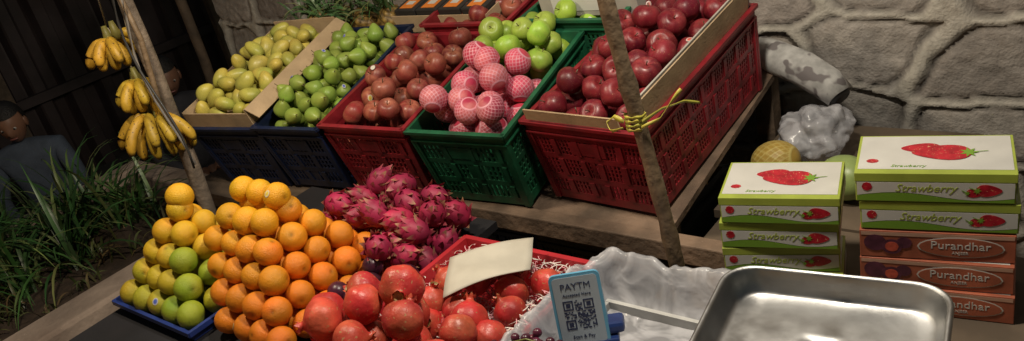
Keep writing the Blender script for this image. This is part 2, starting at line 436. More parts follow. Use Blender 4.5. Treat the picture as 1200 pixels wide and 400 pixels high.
boxobj('flap',(0,0,0),(.06,D,.004),m_card,MB@Matrix.Translation((W+.001,0,Hc+.012))@Matrix.Rotation(R(35),4,'Y'),e)
S=pack(95,.01,W-.01,.01,D-.01,.029,lambda x,y:-.01,heap(.01,W-.01,.01,D-.01,.045,.05)); a=Acc()
for x,y,z,q in S:
    M=MB@Matrix.Translation((x,y,z))@rup(1.5)@Matrix.Scale(q,4)
    c=jc((.60,.50,.10),.15); c2=jc((.43,.43,.09),.2); k=np.clip(.5+.5*MV[:,2],0,1)[:,None]
    a.add(MV,MF,c*k+c2*(1-k),M)
    if random.random()<.12: sticker((x,y,z),q*.9,MB)
a.build('yellow_mangoes',m_green)
e=empty('cardboard_liner')
boxobj('front_strip',(.02,-.013,-.004),(.33,-.0085,.030),m_card,M5@Matrix.Translation((0,0,.013))@Matrix.Rotation(R(6),4,'X'),e)
boxobj('right_panel',(0,.01,-.10),(.005,.66,.075),m_cardin,M5@Matrix.Translation((.366,0,.012))@Matrix.Rotation(R(9),4,'Y'),e)
boxobj('right_panel_edge',(.006,.01,-.02),(.010,.64,.068),m_card,M5@Matrix.Translation((.366,0,.012))@Matrix.Rotation(R(9),4,'Y'),e)

# ---------------------------------------------------------------- things behind crates
def pineapple(org,M0):
    e=empty('pineapple'); a=Acc(); n=40;m=28
    v,f=revolve([(max(math.sin(math.pi*i/m)**.75,.01)*.062,math.cos(math.pi*i/m)*.10) for i in range(m+1)],n)
    an=np.arctan2(v[:,1],v[:,0]); z=v[:,2]/.2
    pat=np.abs(np.sin(4*an+ z*18))*np.abs(np.sin(4*an- z*18)); v[:,:2]*=(.9+.22*pat)[:,None]
    C=np.array((.10,.06,.02))*(1-pat[:,None])+np.array((.42,.26,.06))*pat[:,None]
    M=Matrix.Translation(org)@M0
    a.add(v,f,C,M); a.build('fruit',m_matte,parent=e)
    ac=blades([(0,0,.09)],34,(.08,.17),.007,(.07,.14,.05),(.16,.2,.08))
    b=Acc(); b.add(np.concatenate(ac.v),ac.f,np.concatenate(ac.c),M); b.build('crown',m_leaf,parent=e)
for i in range(4):
    pineapple((-2.80+.14*i,2.09+.02*(i%2),.895),Matrix.Rotation(R(random.uniform(-12,12)),4,'Y')@Matrix.Rotation(R(20),4,'X'))
boxobj('back_shelf',(-3.3,2.04,.77),(-2.16,2.46,.79),m_plank)
m_black=mat('black_print',(.03,.028,.028),.45,var=.2); m_orange=mat('orange_print',(.75,.22,.03),.45,var=.15,vscale=30); m_white=mat('white_paper',(.60,.59,.56),.6,var=.08,vscale=20)
def text(body,size,M,m,par,name='lettering',ext=.0004,sx=1,shear=0):
    c=bpy.data.curves.new(name,'FONT'); c.body=body; c.size=size; c.extrude=ext; c.align_x='CENTER'; c.align_y='CENTER'; c.resolution_u=2; c.shear=shear
    o=bpy.data.objects.new(name,c); scene.collection.objects.link(o); bpy.context.view_layer.update()
    me=bpy.data.meshes.new_from_object(o.evaluated_get(bpy.context.evaluated_depsgraph_get()))
    bpy.data.objects.remove(o); me.materials.clear(); me.materials.append(m)
    o=bpy.data.objects.new(name,me); scene.collection.objects.link(o); o.parent=par; o.matrix_world=M@Matrix.Diagonal((sx,1,1,1)); return o
MT=Matrix.Translation((-2.34,2.06,.955))@Matrix.Rotation(R(1),4,'Z')@Matrix.Rotation(R(12),4,'X')
e=empty('carton_of_packets')
boxobj('tray_bottom',(0,.006,-.07),(.46,.3,-.064),m_card,MT,e)
boxobj('tray_front',(0,0,-.07),(.46,.005,.0),m_card,MT,e)
boxobj('tray_right',(.461,0,-.07),(.466,.3,.0),m_card,MT,e); boxobj('tray_left',(-.006,0,-.07),(-.001,.3,.0),m_card,MT,e)
for i in range(4):
    x=.01+.113*i
    boxobj('packet',(x,.01,-.06),(x+.105,.12,.02),m_black,MT,e,bevel=.004)
    boxobj('packet_label',(x+.02,.025,.0205),(x+.085,.10,.0215),m_orange,MT,e)
    boxobj('packet_badge',(x+.035,.05,.022),(x+.07,.075,.0228),m_white,MT,e)
    boxobj('packet',(x,.13,-.06),(x+.105,.24,.025),m_black,MT,e,bevel=.004)
MT=Matrix.Translation((-1.64,2.07,1.025))@Matrix.Rotation(R(2),4,'Z')@Matrix.Rotation(R(10),4,'X')
e=empty('printed_carton')
boxobj('body',(0,0,-.09),(.36,.2,0),m_cardin,MT,e,bevel=.003)
boxobj('label',(.04,.03,.0005),(.3,.13,.0015),m_white,MT,e)
text('FRESH FRUIT',.04,MT@Matrix.Translation((.17,.08,.002)),m_black,e)
boxobj('front_label',(.05,-.0015,-.07),(.25,-.0005,-.02),m_white,MT,e)

# ---------------------------------------------------------------- front table
m_cloth=mat('table_sheet',(.018,.017,.022),.75,var=.5,vscale=5,dirt=.4,dirtcol=(.03,.022,.022),bump=.3,bscale=12)
e=empty('front_table')
boxobj('top',(-2.29,.45,.53),(-.56,1.27,.555),m_cloth,parent=e,bevel=.004)
boxobj('top_back',(-2.29,1.272,.53),(-1.45,1.44,.5545),m_cloth,parent=e)
for x in (-2.25,-.66):
    for y in (.5,1.18): boxobj('leg',(x,y,G),(x+.06,y+.06,.529),m_wd,parent=e)
def tray(name,x0,x1,y0,y1,z0,z1,m,fl=.012,th=.004):
    e=empty(name); a=Acc()
    box(a,(x0,y0,z0),(x1,y1,z0+th))
    for (p,q) in (((x0,y0),(x1,y0)),((x1,y0),(x1,y1)),((x1,y1),(x0,y1)),((x0,y1),(x0,y0))):
        d=Vector((q[0]-p[0],q[1]-p[1],0)).normalized(); n_=Vector((d.y,-d.x,0))
        P=Vector((*p,0));Q=Vector((*q,0))
        o1=n_*fl+(-d)*fl; o2=n_*fl+d*fl
        V=[P+Vector((0,0,z0)),Q+Vector((0,0,z0)),Q+o2+Vector((0,0,z1)),P+o1+Vector((0,0,z1)),
           Q+o2*1.9+Vector((0,0,z1)),P+o1*1.9+Vector((0,0,z1)),Q+o2*1.9+Vector((0,0,z1-.012)),P+o1*1.9+Vector((0,0,z1-.012))]
        a.add([v[:] for v in V],[(0,1,2,3),(3,2,4,5),(5,4,6,7)])
    o=a.build('shell',m,False,parent=e); s=o.modifiers.new('s','SOLIDIFY'); s.thickness=.003
    return o
m_bluep=mat('blue_plastic',(.025,.05,.24),.38,var=.3,vscale=10)
tray('blue_tray',-2.265,-1.88,.70,1.08,.558,.592,m_bluep,fl=.006)
r=.0375
def pyramid(cx,cy,z0,nx,ny,layers,tag):
    out=[]
    for k in range(layers):
        for i in range(nx-k):
            for j in range(ny-k):
                out.append((cx+(i-(nx-k-1)/2)*2*r+random.gauss(0,.0024),cy+(j-(ny-k-1)/2)*2*r+random.gauss(0,.0024),z0+r+k*r*1.414+random.gauss(0,.0014),tag,k))
    return out
LP=pyramid(-2.07,.885,.567,5,5,5,0)
LP.append((-2.068,.90,.567+r+5*r*1.30,0,5))
MP=[p for p in pyramid(-1.80,.955,.557,7,6,5,1)+[(-1.885,.985,.557+r+5*r*1.36,1,5),(-1.81,.985,.557+r+5*r*1.36,1,5),(-1.735,.985,.557+r+5*r*1.36,1,5)] if all((Vector(p[:3])-Vector(q[:3])).length>1.86*r for q in LP)]
def citrus(name,P,colf):
    a=Acc()
    for p in P:
        rr=r*random.uniform(.95,1.03); c=jc(colf(p),.10)
        g=jc(colf(p),.1)*np.array((.80,1.05,.9)); ph=random.uniform(0,6)
        s=(.5+.5*np.sin(np.arctan2(SV[:,1],SV[:,0])+ph)*np.clip(SV[:,2]+.3,-1,1))[:,None]
        v=SV.copy(); v[:,2]*=random.uniform(.90,.98); dn=np.exp(-(np.hypot(v[:,0],v[:,1])/.17)**2); v[:,2]-=.08*dn*np.sign(v[:,2])
        C=c*s+g*(1-s); C=C*(1-dn[:,None]*.5)
        a.add(v,SF,C,Matrix.Translation(p[:3])@rup(1.6)@Matrix.Scale(rr,4))
        if random.random()<.04: sticker(p[:3],rr*.96,Matrix())
    return a.build(name,m_citrus)
def col_l(p):
    k=min(1,max(0,p[4]/4)); q=random.random()*.45
    if p[4]<=3 and p[0]>-2.03 and random.random()<.55 : return (.30+.25*q,.40,.03)
    a_=np.array((.48,.43,.035));b_=np.array((.86,.42,.02)); t=max(0,min(1,k*1.2-.12+q)); return tuple(a_*(1-t)+b_*t)
citrus('sweet_limes',LP,col_l)
def col_o(p):
    t=min(1,max(0,(p[4]-1)/5+random.uniform(-.25,.3)-(p[0]+1.8)*.6))
    return (.88,.22+.19*t,.012)
citrus('oranges',MP,col_o)

def dragon(acc,p,rr,M):
    v=SV.copy(); v[:,2]*=1.3; c=jc((.40,.02,.075),.22)
    acc.add(v,SF,c,M)
    for k in range(28):
        z=1-2*(k+.5)/28; z*=.97; an=k*2.4; q=math.sqrt(1-z*z)
        base=Vector((q*math.cos(an),q*math.sin(an),z*1.3)); nrm=Vector((q*math.cos(an),q*math.sin(an),z/1.3)).normalized()
        upv=Vector((0,0,1)); tv=(upv-nrm*upv.dot(nrm)).normalized(); sd=tv.cross(nrm)
        L=random.uniform(.45,.8); b0=base*.97
        pts=[b0-sd*.24,b0+sd*.24,b0+tv*L*.5+nrm*.10+sd*.17,b0+tv*L*.5+nrm*.10-sd*.17,b0+tv*L+nrm*.34, b0+tv*L*.25+nrm*.09]
        g=np.array((.42,.30,.14)) if random.random()<.65 else np.array((.42,.10,.10))
        acc.add([x[:] for x in pts],[(0,1,5),(1,2,5),(2,3,5),(3,0,5),(3,2,4)],[c,c,c*.6+g*.4,c*.6+g*.4,g,c*1.15],M)
a=Acc()
S=pack(80,-1.88,-1.42,1.02,1.36,.036,lambda x,y:.557,lambda x,y:.69+.02*math.cos((x+1.62)*6)+.05*(y-1.2))
S=[s for s in S if all((Vector(s[:3])-Vector(q[:3])).length>.062 for q in MP)]
for x,y,z,q in S: dragon(a,(x,y,z),q,Matrix.Translation((x,y,z))@rup(1.6)@Matrix.Scale(q,4))
a.build('dragon_fruits',mat('dragon_fruit_skin',attr=True,rough=.55,var=.35,vscale=30),True)
a=Acc()
S2=pack(34,-1.56,-1.33,.88,1.06,.028,lambda x,y:.557,lambda x,y:.655+.3*(y-.98))
S2=[s for s in S2 if all((Vector(s[:3])-Vector(q[:3])).length>.055 for q in MP)]
for x,y,z,q in S2: a.add(SV,SF,jc((.06,.012,.028),.35),Matrix.Translation((x,y,z))@rrot()@Matrix.Scale(q,4))
a.build('dark_plums',mat('plum_skin',attr=True,rough=.36,var=.4,vscale=40,rvar=.12))

m_redp=mat('red_plastic',(.46,.025,.035),.35,var=.2,vscale=10)
tray('red_tray',-1.33,-.985,.80,1.20,.558,.655,m_redp,fl=.013)
a=Acc()
for i in range(1500):
    x=random.uniform(-1.33,-.98); y=random.uniform(.82,1.21); ed=min(x+1.34,-.975-x,1.215-y)
    z=.60+random.random()*.03+(.025 if ed<.05 else 0)
    az=random.uniform(0,6.28); L=random.uniform(.02,.045); cv=random.uniform(-2.5,2.5); q=Vector((x,y,z)); wd=.0011; V=[];F=[]
    el=random.uniform(-.4,.35)
    for k in range(7):
        dd=Vector((math.cos(az)*math.cos(el),math.sin(az)*math.cos(el),math.sin(el))); s_=Vector((-math.sin(az),math.cos(az),.3))
        V+=[(q-s_*wd)[:],(q+s_*wd)[:]]; q=q+dd*L/6; az+=cv/6; el-=.12
        if k: F.append((2*k-2,2*k-1,2*k+1,2*k))
    c=(.64,.58,.54) if random.random()<.6 else (.66,.30,.34)
    a.add(V,F,c)
a.build('shredded_paper',mat('shred',attr=True,rough=.6))
a=Acc()
for x,y,z,q in pack(44,-1.32,-.99,.86,1.19,.0395,lambda x,y:.60,lambda x,y:.66): add_pom(a,(x,y,z),q)
cap=lambda x,y:.815-.85*max(0,math.hypot((x+1.225)*1.0,(y-.80))-.04)
for x,y,z,q in pack(70,-1.43,-1.0,.50,.99,.0465,lambda x,y:.557,cap,rv=.10,tries=10): add_pom(a,(x,y,z),q)
a.build('pomegranates',m_pom)
a=Acc(); n=12; V=[];F=[]
for i in range(n+1):
    for j in range(n+1):
        u,v_=i/n,j/n; V.append(((u-.5)*.20+.03*(v_-.5),(v_-.5)*.15*(1-.25*u),.008*math.sin(u*3.4)+.004*math.sin(v_*5+u*3)))
for i in range(n):
    for j in range(n):
        q=i*(n+1)+j; F.append((q,q+n+1,q+n+2,q+1))
a.add(V,F,(1,1,1),Matrix.Translation((-1.15,1.085,.700))@Matrix.Rotation(R(46),4,'Z')@Matrix.Rotation(R(4),4,'X'))
o=a.build('paper_card',mat('card_paper',(.52,.485,.41),.7,var=.15,vscale=14,dirt=.3,dirtcol=(.36,.30,.22))); s=o.modifiers.new('s','SOLIDIFY'); s.thickness=.002

# ---------------------------------------------------------------- plastic bag lined box
def rrect(w,d,rad,n=10):
    P=[]
    for cx,cy,a0 in ((w/2-rad,d/2-rad,0),(-w/2+rad,d/2-rad,90),(-w/2+rad,-d/2+rad,180),(w/2-rad,-d/2+rad,270)):
        for k in range(n+1):
            an=R(a0+90*k/n); P.append((cx+rad*math.cos(an),cy+rad*math.sin(an)))
    return P
def resamp(P,N):
    L=[0]
    for i in range(len(P)): L.append(L[-1]+math.dist(P[i],P[(i+1)%len(P)]))
    out=[]
    for k in range(N):
        s_=L[-1]*k/N; i=0
        while L[i+1]<s_: i+=1
        t=(s_-L[i])/max(1e-9,L[i+1]-L[i]); a_,b_=P[i],P[(i+1)%len(P)]; out.append((a_[0]+(b_[0]-a_[0])*t,a_[1]+(b_[1]-a_[1])*t))
    return out
def loft(rings):
    n=len(rings[0]); V=[p for r_ in rings for p in r_]; F=[]
    for i in range(len(rings)-1):
        for k in range(n): F.append((i*n+k,i*n+(k+1)%n,(i+1)*n+(k+1)%n,(i+1)*n+k))
    return V,F
m_bag=bpy.data.materials.new('polythene'); m_bag.use_nodes=True; nt=m_bag.node_tree; b=nt.nodes['Principled BSDF']
b.inputs['Base Color'].default_value=(.62,.62,.66,1); b.inputs['Roughness'].default_value=.24
tcx=nt.nodes.new('ShaderNodeTexCoord'); nn=nt.nodes.new('ShaderNodeTexNoise'); nn.inputs['Scale'].default_value=9; nn.inputs['Detail'].default_value=2; nn.inputs['Distortion'].default_value=2.5
bb=nt.nodes.new('ShaderNodeBump'); bb.inputs['Strength'].default_value=.35; bb.inputs['Distance'].default_value=.02
nt.links.new(tcx.outputs['Object'],nn.inputs['Vector']); nt.links.new(nn.outputs[0],bb.inputs['Height']); nt.links.new(bb.outputs[0],b.inputs['Normal'])
mr=nt.nodes.new('ShaderNodeMapRange'); mr.inputs[1].default_value=.4; mr.inputs[2].default_value=.62; mr.inputs[3].default_value=.38; mr.inputs[4].default_value=.72
nt.links.new(nn.outputs[0],mr.inputs[0]); nt.links.new(mr.outputs[0],b.inputs['Alpha'])
e=empty('plastic_lined_box')
cxb,cyb=-.775,1.02; W,D=.345,.38
prof=[(.90,.562),(.95,.59),(.99,.62),(1.03,.65),(1.07,.675),(1.085,.69),(1.06,.702),(1.02,.704),(.99,.700),(.96,.69),(.94,.67),(.92,.645),(.90,.62),(.86,.60),(.78,.588),(.66,.583),(.5,.580),(.35,.578),(.2,.576),(.02,.576)]
base=resamp(rrect(W,D,.05,12),240); rings=[]
for j,(s_,z) in enumerate(prof):
    ring=[]
    for k_,(x,y) in enumerate(base):
        an=2*math.pi*k_/240; wv=noise.fractal(Vector((math.cos(an)*2.2,math.sin(an)*2.2,z*3)),.9,2,3)
        fold=abs(noise.noise(Vector((math.cos(an)*7,math.sin(an)*7,z*2.5+5))))*2-.5
        w2=noise.noise(Vector((x*14*s_,y*14*s_,z*12)))
        k=s_*(1+.045*wv*min(1,s_*1.2)-.018*fold*min(1,s_)+.004*w2); ring.append((cxb+x*k,cyb+y*k,z+.018*wv*(z>.6)-.008*fold*(z>.6)+.005*w2+.010*(1-s_)*abs(w2)))
    rings.append(ring)
V,F=loft(rings); a=Acc(); a.add(V,F); o=a.build('liner_bag',m_bag,parent=e)
m_styro=mat('styrofoam',(.5,.5,.49),.8,var=.15,vscale=30)
for nme,lo,hi in (('front',(-.905,.87,.5565),(-.645,.88,.608)),('back',(-.905,1.16,.5565),(-.645,1.17,.608)),('left',(-.905,.881,.5565),(-.895,1.159,.608)),('right',(-.655,.881,.5565),(-.645,1.159,.608))):
    boxobj('box_'+nme,lo,hi,m_styro,parent=e)
a=Acc()
for x,y,z,q in pack(80,-.98,-.80,.80,.945,.0095,lambda x,y:.67-.15*abs(x+.89),lambda x,y:.72,rv=.1): a.add(SV,SF,jc((.09,.015,.035),.35),Matrix.Translation((x,y,z))@rrot()@Matrix.Scale(q,4))
v,f=tube([(-.95,.88,.69),(-.89,.88,.72),(-.83,.89,.71)],.002,5); a.add(v,f,(.2,.22,.06))
a.build('red_grapes',mat('grape_skin',attr=True,rough=.3,var=.3,vscale=60))

# ---------------------------------------------------------------- QR payment stand
m_lb=mat('light_blue_plastic',(.12,.36,.55),.35,var=.1); m_navy=mat('navy_plastic',(.015,.035,.14),.35); m_qrw=mat('qr_paper',(.36,.42,.48),.35,var=.1,vscale=8); m_ink=mat('ink',(.02,.03,.08),.5)
e=empty('qr_payment_stand')
MQ=Matrix.Translation((-.844,.997,.716))@Matrix.Rotation(R(34),4,'Z')@Matrix.Rotation(R(-14),4,'X')@Matrix.Rotation(R(90),4,'X')
def rplate(name,w_,h_,rad,z0,z1,m):
    P=rrect(w_,h_,rad,6); n=len(P); V=[(x,y,z0) for x,y in P]+[(x,y,z1) for x,y in P]
    F=[tuple(range(n-1,-1,-1)),tuple(range(n,2*n))]+[(k,(k+1)%n,n+(k+1)%n,n+k) for k in range(n)]
    a=Acc(); a.add(V,F,(1,1,1),MQ); return a.build(name,m,False,parent=e)
rplate('frame',.100,.152,.012,-.008,0,m_lb); rplate('sheet',.088,.140,.008,.0003,.0012,m_qrw)
a=Acc(); rng=random.Random(3); N_=21; cell=.060/N_
def modu(i,j):
    for (a0,b0) in ((0,0),(0,14),(14,0)):
        u,v_=i-a0,j-b0
        if 0<=u<7 and 0<=v_<7: return (u in(0,6) or v_ in (0,6) or (2<=u<=4 and 2<=v_<=4))
        if -1<=u<8 and -1<=v_<8: return False
    return rng.random()<.5
for i in range(N_):
    for j in range(N_):
        if modu(i,j):
            x=-.030+i*cell; y=.022-j*cell; box(a,(x,y-cell,.0013),(x+cell*.98,y-cell*.02,.0018),(1,1,1),MQ)
a.build('qr_code',m_ink,False,parent=e)
text('PAYTM',.019,MQ@Matrix.Translation((0,.050,.0015)),m_ink,e)
text('Accepted Here',.009,MQ@Matrix.Translation((0,.033,.0015)),m_ink,e)
text('Scan & Pay',.010,MQ@Matrix.Translation((0,-.054,.0015)),m_ink,e)
MB2=MQ@Matrix.Translation((0,-.074,0))
boxobj('foot',(-.048,-.012,-.075),(.066,.006,.004),m_navy,MB2,e,bevel=.004)
boxobj('sound_box',(-.01,.008,-.07),(.080,.032,-.012),m_navy,MB2,e,bevel=.008)
a=Acc(); a.add([(.045,-.06,-.009),(.045,.055,-.009),(.045,-.06,-.06),(.0495,-.06,-.009),(.0495,.055,-.009),(.0495,-.06,-.06)],[(0,1,2),(3,5,4),(0,3,4,1),(1,4,5,2),(2,5,3,0)],(1,1,1),MQ); a.build('strut',m_lb,False,parent=e)

# ---------------------------------------------------------------- counter + weighing scale
m_counter=mat('counter_laminate',(.50,.49,.46),.5,var=.25,vscale=5,dirt=.3)
e=empty('counter_table'); boxobj('top',(-.60,.45,.69),(.25,1.08,.715),m_counter,parent=e,bevel=.004)
for x in (-.55,.15):
    for y in (.5,.98): boxobj('leg',(x,y,G),(x+.05,y+.05,.689),m_wd,parent=e)
e=empty('weighing_scale')
MS=Matrix.Translation((-.364,.953,-.024))@Matrix.Rotation(R(8),4,'Z')
m_steel=mat('brushed_steel',(.42,.42,.42),.40,metal=1,var=.3,vscale=9,bump=.10,bscale=18,rvar=.14,dirt=.25,dirtcol=(.22,.21,.20))
m_sb=mat('scale_body',(.35,.36,.37),.45,var=.2,vscale=8)
boxobj('body',(-.13,-.11,.741),(.13,.10,.805),m_sb,MS,e,bevel=.015,seg=3)
boxobj('neck',(-.05,-.05,.806),(.05,.05,.822),m_sb,MS,e)
boxobj('keypad',(-.10,-.125,.75),(.10,-.111,.79),m_navy,MS,e)
rings=[]
for (k,z,rad) in ((.001,.827,.0),(.25,.8268,.02),(.5,.826,.03),(.7,.8262,.035),(.84,.8265,.04),(.88,.828,.045),(.91,.833,.045),(.955,.852,.05),(.98,.866,.05),(1.0,.871,.052),(1.015,.869,.052),(1.02,.862,.052)):
    ww,dd=.335*k,.265*k; rr=min(max(rad,.0001),dd*.45,ww*.45)
    rings.append([(x,y,z+.0016*noise.noise(Vector((x*11,y*11,0)))) for x,y in rrect(ww,dd,rr,8)])
V,F=loft(rings); a=Acc(); a.add(V,F,(1,1,1),MS); o=a.build('pan',m_steel,parent=e); s=o.modifiers.new('s','SOLIDIFY'); s.thickness=.0015

# ---------------------------------------------------------------- side table with strawberry boxes
m_ply=mat('plywood',(.15,.11,.075),.75,var=.4,vscale=8,dirt=.5)
e=empty('side_table'); boxobj('top',(-.93,1.27,.43),(.6,1.80,.455),m_ply,parent=e)
for x in (-.9,.5):
    for y in (1.32,1.70): boxobj('leg',(x,y,G),(x+.05,y+.05,.429),m_wd,parent=e)
e=empty('low_bench'); boxobj('top',(-.97,1.82,.425),(-.40,2.42,.45),m_ply,parent=e)
for x in (-.93,-.48):
    for y in (1.86,2.34): boxobj('leg',(x,y,G),(x+.05,y+.05,.424),m_wd,parent=e)
m_lime=mat('lime_print',(.34,.41,.06),.4,var=.15,vscale=20); m_cream=mat('cream_print',(.56,.55,.52),.45,var=.1,vscale=15)
m_dkgreen=mat('green_print',(.16,.30,.03),.4); m_sred=mat('strawberry_print',(.48,.015,.03),.35,var=.4,vscale=60,speck=((.70,.4,.2),260,.66))
m_figb=mat('rust_print',(.46,.13,.07),.4,var=.4,vscale=14); m_fig=mat('fig_print',(.12,.03,.06),.4,var=.5,vscale=50); m_figi=mat('fig_flesh_print',(.60,.10,.06),.4,var=.4,vscale=90)
m_pale=mat('pale_peach_print',(.55,.33,.24),.45,var=.2,vscale=20)
def flat(name,P,z0,m,M,par,th=.0004):
    n=len(P); V=[(x,y,z0) for x,y in P]+[(x,y,z0+th) for x,y in P]
    F=[tuple(range(n-1,-1,-1)),tuple(range(n,2*n))]+[(k,(k+1)%n,n+(k+1)%n,n+k) for k in range(n)]
    a=Acc(); a.add(V,F,(1,1,1),M); return a.build(name,m,False,parent=par)
def berry(cx,cy,s,M,par,z,fl=1,cal=True):
    P=[]
    for k in range(28):
        an=2*math.pi*k/28; x=math.cos(an); y=math.sin(an)*(.60-.22*x)
        P.append((cx+fl*s*x*1.05,cy+s*y))
    if fl<0: P=P[::-1]
    flat('strawberry_picture',P,z,m_sred,M,par)
    if cal:
        P=[]
        for k in range(14):
            an=2*math.pi*k/14; q=.34 if k%2==0 else .15; P.append((cx+s*(-.95*fl+q*math.cos(an)),cy+s*q*1.2*math.sin(an)))
        flat('calyx_picture',P,z+.0006,m_dkgreen,M,par)
        flat('stalk_picture',[(cx-fl*s*1.0,cy-.001),(cx-fl*s*1.6,cy+.006),(cx-fl*s*1.6,cy+.0075),(cx-fl*s*1.0,cy+.0015)][::int(fl)],z+.0004,m_dkgreen,M,par)
def sbox(M,kind,w_=.272,d_=.168,h_=.065):
    if kind=='s':
        e=empty('strawberry_box')
        boxobj('carton',(0,0,0),(w_,d_,h_),m_lime,M,e,bevel=.0015)
        boxobj('lid_rim',(-.0015,-.0015,h_-.018),(w_+.0015,d_+.0015,h_+.001),m_lime,M,e,bevel=.001)
        MT=M@Matrix.Translation((0,0,h_+.0012))
        boxobj('lid_panel',(.004,.016,0),(w_-.004,d_-.004,.0006),m_cream,MT,e)
        berry(w_*.42,d_*.64,.036,MT,e,.0008,-1,False); berry(w_*.55,d_*.52,.052,MT,e,.0018,-1)
        text('Strawberry',.014,MT@Matrix.Translation((w_*.34,d_*.17,.001)),m_dkgreen,e,shear=.3)
        flat('crest_picture',[(.03+.012*math.cos(k*.785),.05+.009*math.sin(k*.785)) for k in range(8)],.0008,m_sred,MT,e)
        MF=M@Matrix.Translation((0,-.0018,0))@Matrix.Rotation(R(90),4,'X')
        P=[(.003,.003)]+[(.003+(w_-.006)*k/12,.014+.008*math.sin(k*.5)) for k in range(13)]+[(w_-.003,.003)]
        P=[P[0],P[-1]]+P[-2:0:-1]
        flat('front_band',P,.0,m_dkgreen,MF,e)
        Q=[(.003+(w_-.006)*k/12,.0155+.008*math.sin(k*.5)) for k in range(13)]+[(w_-.003,.046),(.003,.046)]
        flat('front_white',Q,.0001,m_cream,MF,e)
        text('Strawberry',.024,MF@Matrix.Translation((w_*.45,.033,.0007)),m_lime,e,shear=.35)
        berry(w_*.84,.030,.021,MF,e,.0008)
        berry(w_*.76,.024,.015,MF,e,.0006)
        flat('crest_picture',[(.022+.010*math.cos(k*.785),.036+.010*math.sin(k*.785)) for k in range(8)],.0008,m_sred,MF,e)
        MR=M@Matrix.Translation((w_+.0018,0,0))@Matrix.Rotation(R(90),4,'Z')@Matrix.Rotation(R(90),4,'X')
        flat('side_white',[(.01,.015),(d_-.01,.015),(d_-.01,.042),(.01,.042)],0,m_cream,MR,e)
    else:
        e=empty('fig_box')
        boxobj('carton',(0,0,0),(w_,d_,h_),m_figb,M,e,bevel=.0015)
        MF=M@Matrix.Translation((0,-.0006,0))@Matrix.Rotation(R(90),4,'X')
        flat('pale_band',[(.003,h_-.011),(w_-.003,h_-.011),(w_-.003,h_-.003),(.003,h_-.003)],-.0002,m_pale,MF,e)
        flat('oval_frame',[(w_*.66+.078*math.cos(k*.314),.032+.024*math.sin(k*.314)) for k in range(20)],.0003,m_cream,MF,e)
        flat('oval',[(w_*.66+.075*math.cos(k*.314),.032+.0220*math.sin(k*.314)) for k in range(20)],.0008,m_figb,MF,e)
        text('Purandhar',.026,MF@Matrix.Translation((w_*.66,.036,.0015)),m_cream,e)
        text('ANJEER',.009,MF@Matrix.Translation((w_*.66,.019,.0015)),m_cream,e)
        for cx,cy,s,mm in ((.03,.036,.022,m_fig),(.062,.028,.020,m_fig),(.085,.038,.015,m_fig),(.062,.028,.013,m_figi)):
            flat('fig_picture',[(cx+s*math.cos(k*.4),cy+s*math.sin(k*.4)*.9) for k in range(15)],.0003 if mm is m_fig and cx!=.062 else (.0008 if mm is m_fig else .0013),mm,MF,e)
        boxobj('top_panel',(.008,.008,h_+.0002),(w_-.008,d_-.008,h_+.0008),m_cream,M,e)
h_=.0675; zt=.4565
for i in range(5):
    M=Matrix.Translation((-.476+random.uniform(-.006,.006),1.512+random.uniform(-.004,.004),zt+i*h_))@Matrix.Rotation(R(10+random.uniform(-2,2)),4,'Z')
    sbox(M,'s' if i>=3 else 'f',w_=.284)
for i in range(4):
    M=Matrix.Translation((-.763+random.uniform(-.006,.006),1.452+random.uniform(-.004,.004),zt+i*h_))@Matrix.Rotation(R(16+random.uniform(-2.5,2.5)),4,'Z')
    sbox(M,'s',w_=.252)

# ---------------------------------------------------------------- melons, bag and paper roll behind
a=Acc(); v=NV.copy(); v[:,2]*=1.25
a.add(v,NF,np.array((.46,.30,.06))*(1-NW[:,None])+np.array((.62,.50,.16))*NW[:,None],Matrix.Translation((-.86,2.02,.515))@Matrix.Rotation(R(75),4,'Y')@Matrix.Scale(.06,4)); a.build('netted_papaya',m_net)
a=Acc(); v=SV.copy(); v[:,2]*=1.25; a.add(v,SF,(.28,.37,.12),Matrix.Translation((-.65,1.97,.515))@Matrix.Rotation(R(80),4,'Y')@Matrix.Rotation(.4,4,'X')@Matrix.Scale(.062,4)); a.build('green_melon',m_green)
a=Acc(); v,f=sph(70,46); v=v.copy()
for i,p in enumerate(v):
    q=Vector(p); k=1+.35*noise.noise(q*1.8)+.16*abs(noise.noise(q*4)); v[i]=p*k
v[:,2]*=.8; a.add(v,f,(1,1,1),Matrix.Translation((-.80,2.20,.53))@Matrix.Scale(.10,4)); a.build('crumpled_plastic_bag',m_bag)
a=Acc(); n=24
pts=[(-1.05,2.42,.70),(-.97,2.38,.685),(-.88,2.35,.665),(-.80,2.32,.63),(-.765,2.305,.60)]
v,f=tube(pts,[.050,.055,.055,.05,.042],n,False)
C=[]
for i in range(5):
    for k in range(n): C.append((.58,.57,.55))
v=v+np.array([[noise.noise(Vector(p)*30)*.006]*3 for p in v]); a.add(v,f,C); e=empty('rolled_newspaper')
o=a.build('roll',mat('newsprint',attr=True,rough=.8,speck=((.20,.18,.18),16,.56),var=.35,vscale=30),parent=e); s=o.modifiers.new('s','SOLIDIFY'); s.thickness=.004
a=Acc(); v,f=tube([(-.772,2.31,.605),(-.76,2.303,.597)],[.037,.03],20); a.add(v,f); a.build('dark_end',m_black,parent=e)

crate('blue_plastic_crate',(.03,.06,.20),(-1.88,1.585,.45),.40,.5,.26,0,0)
crate('black_plastic_crate',(.035,.04,.04),(-1.44,1.585,.44),.38,.5,.26,0,0)
crate('black_plastic_crate',(.035,.04,.04),(-1.02,1.585,.42),.30,.5,.26,0,0)

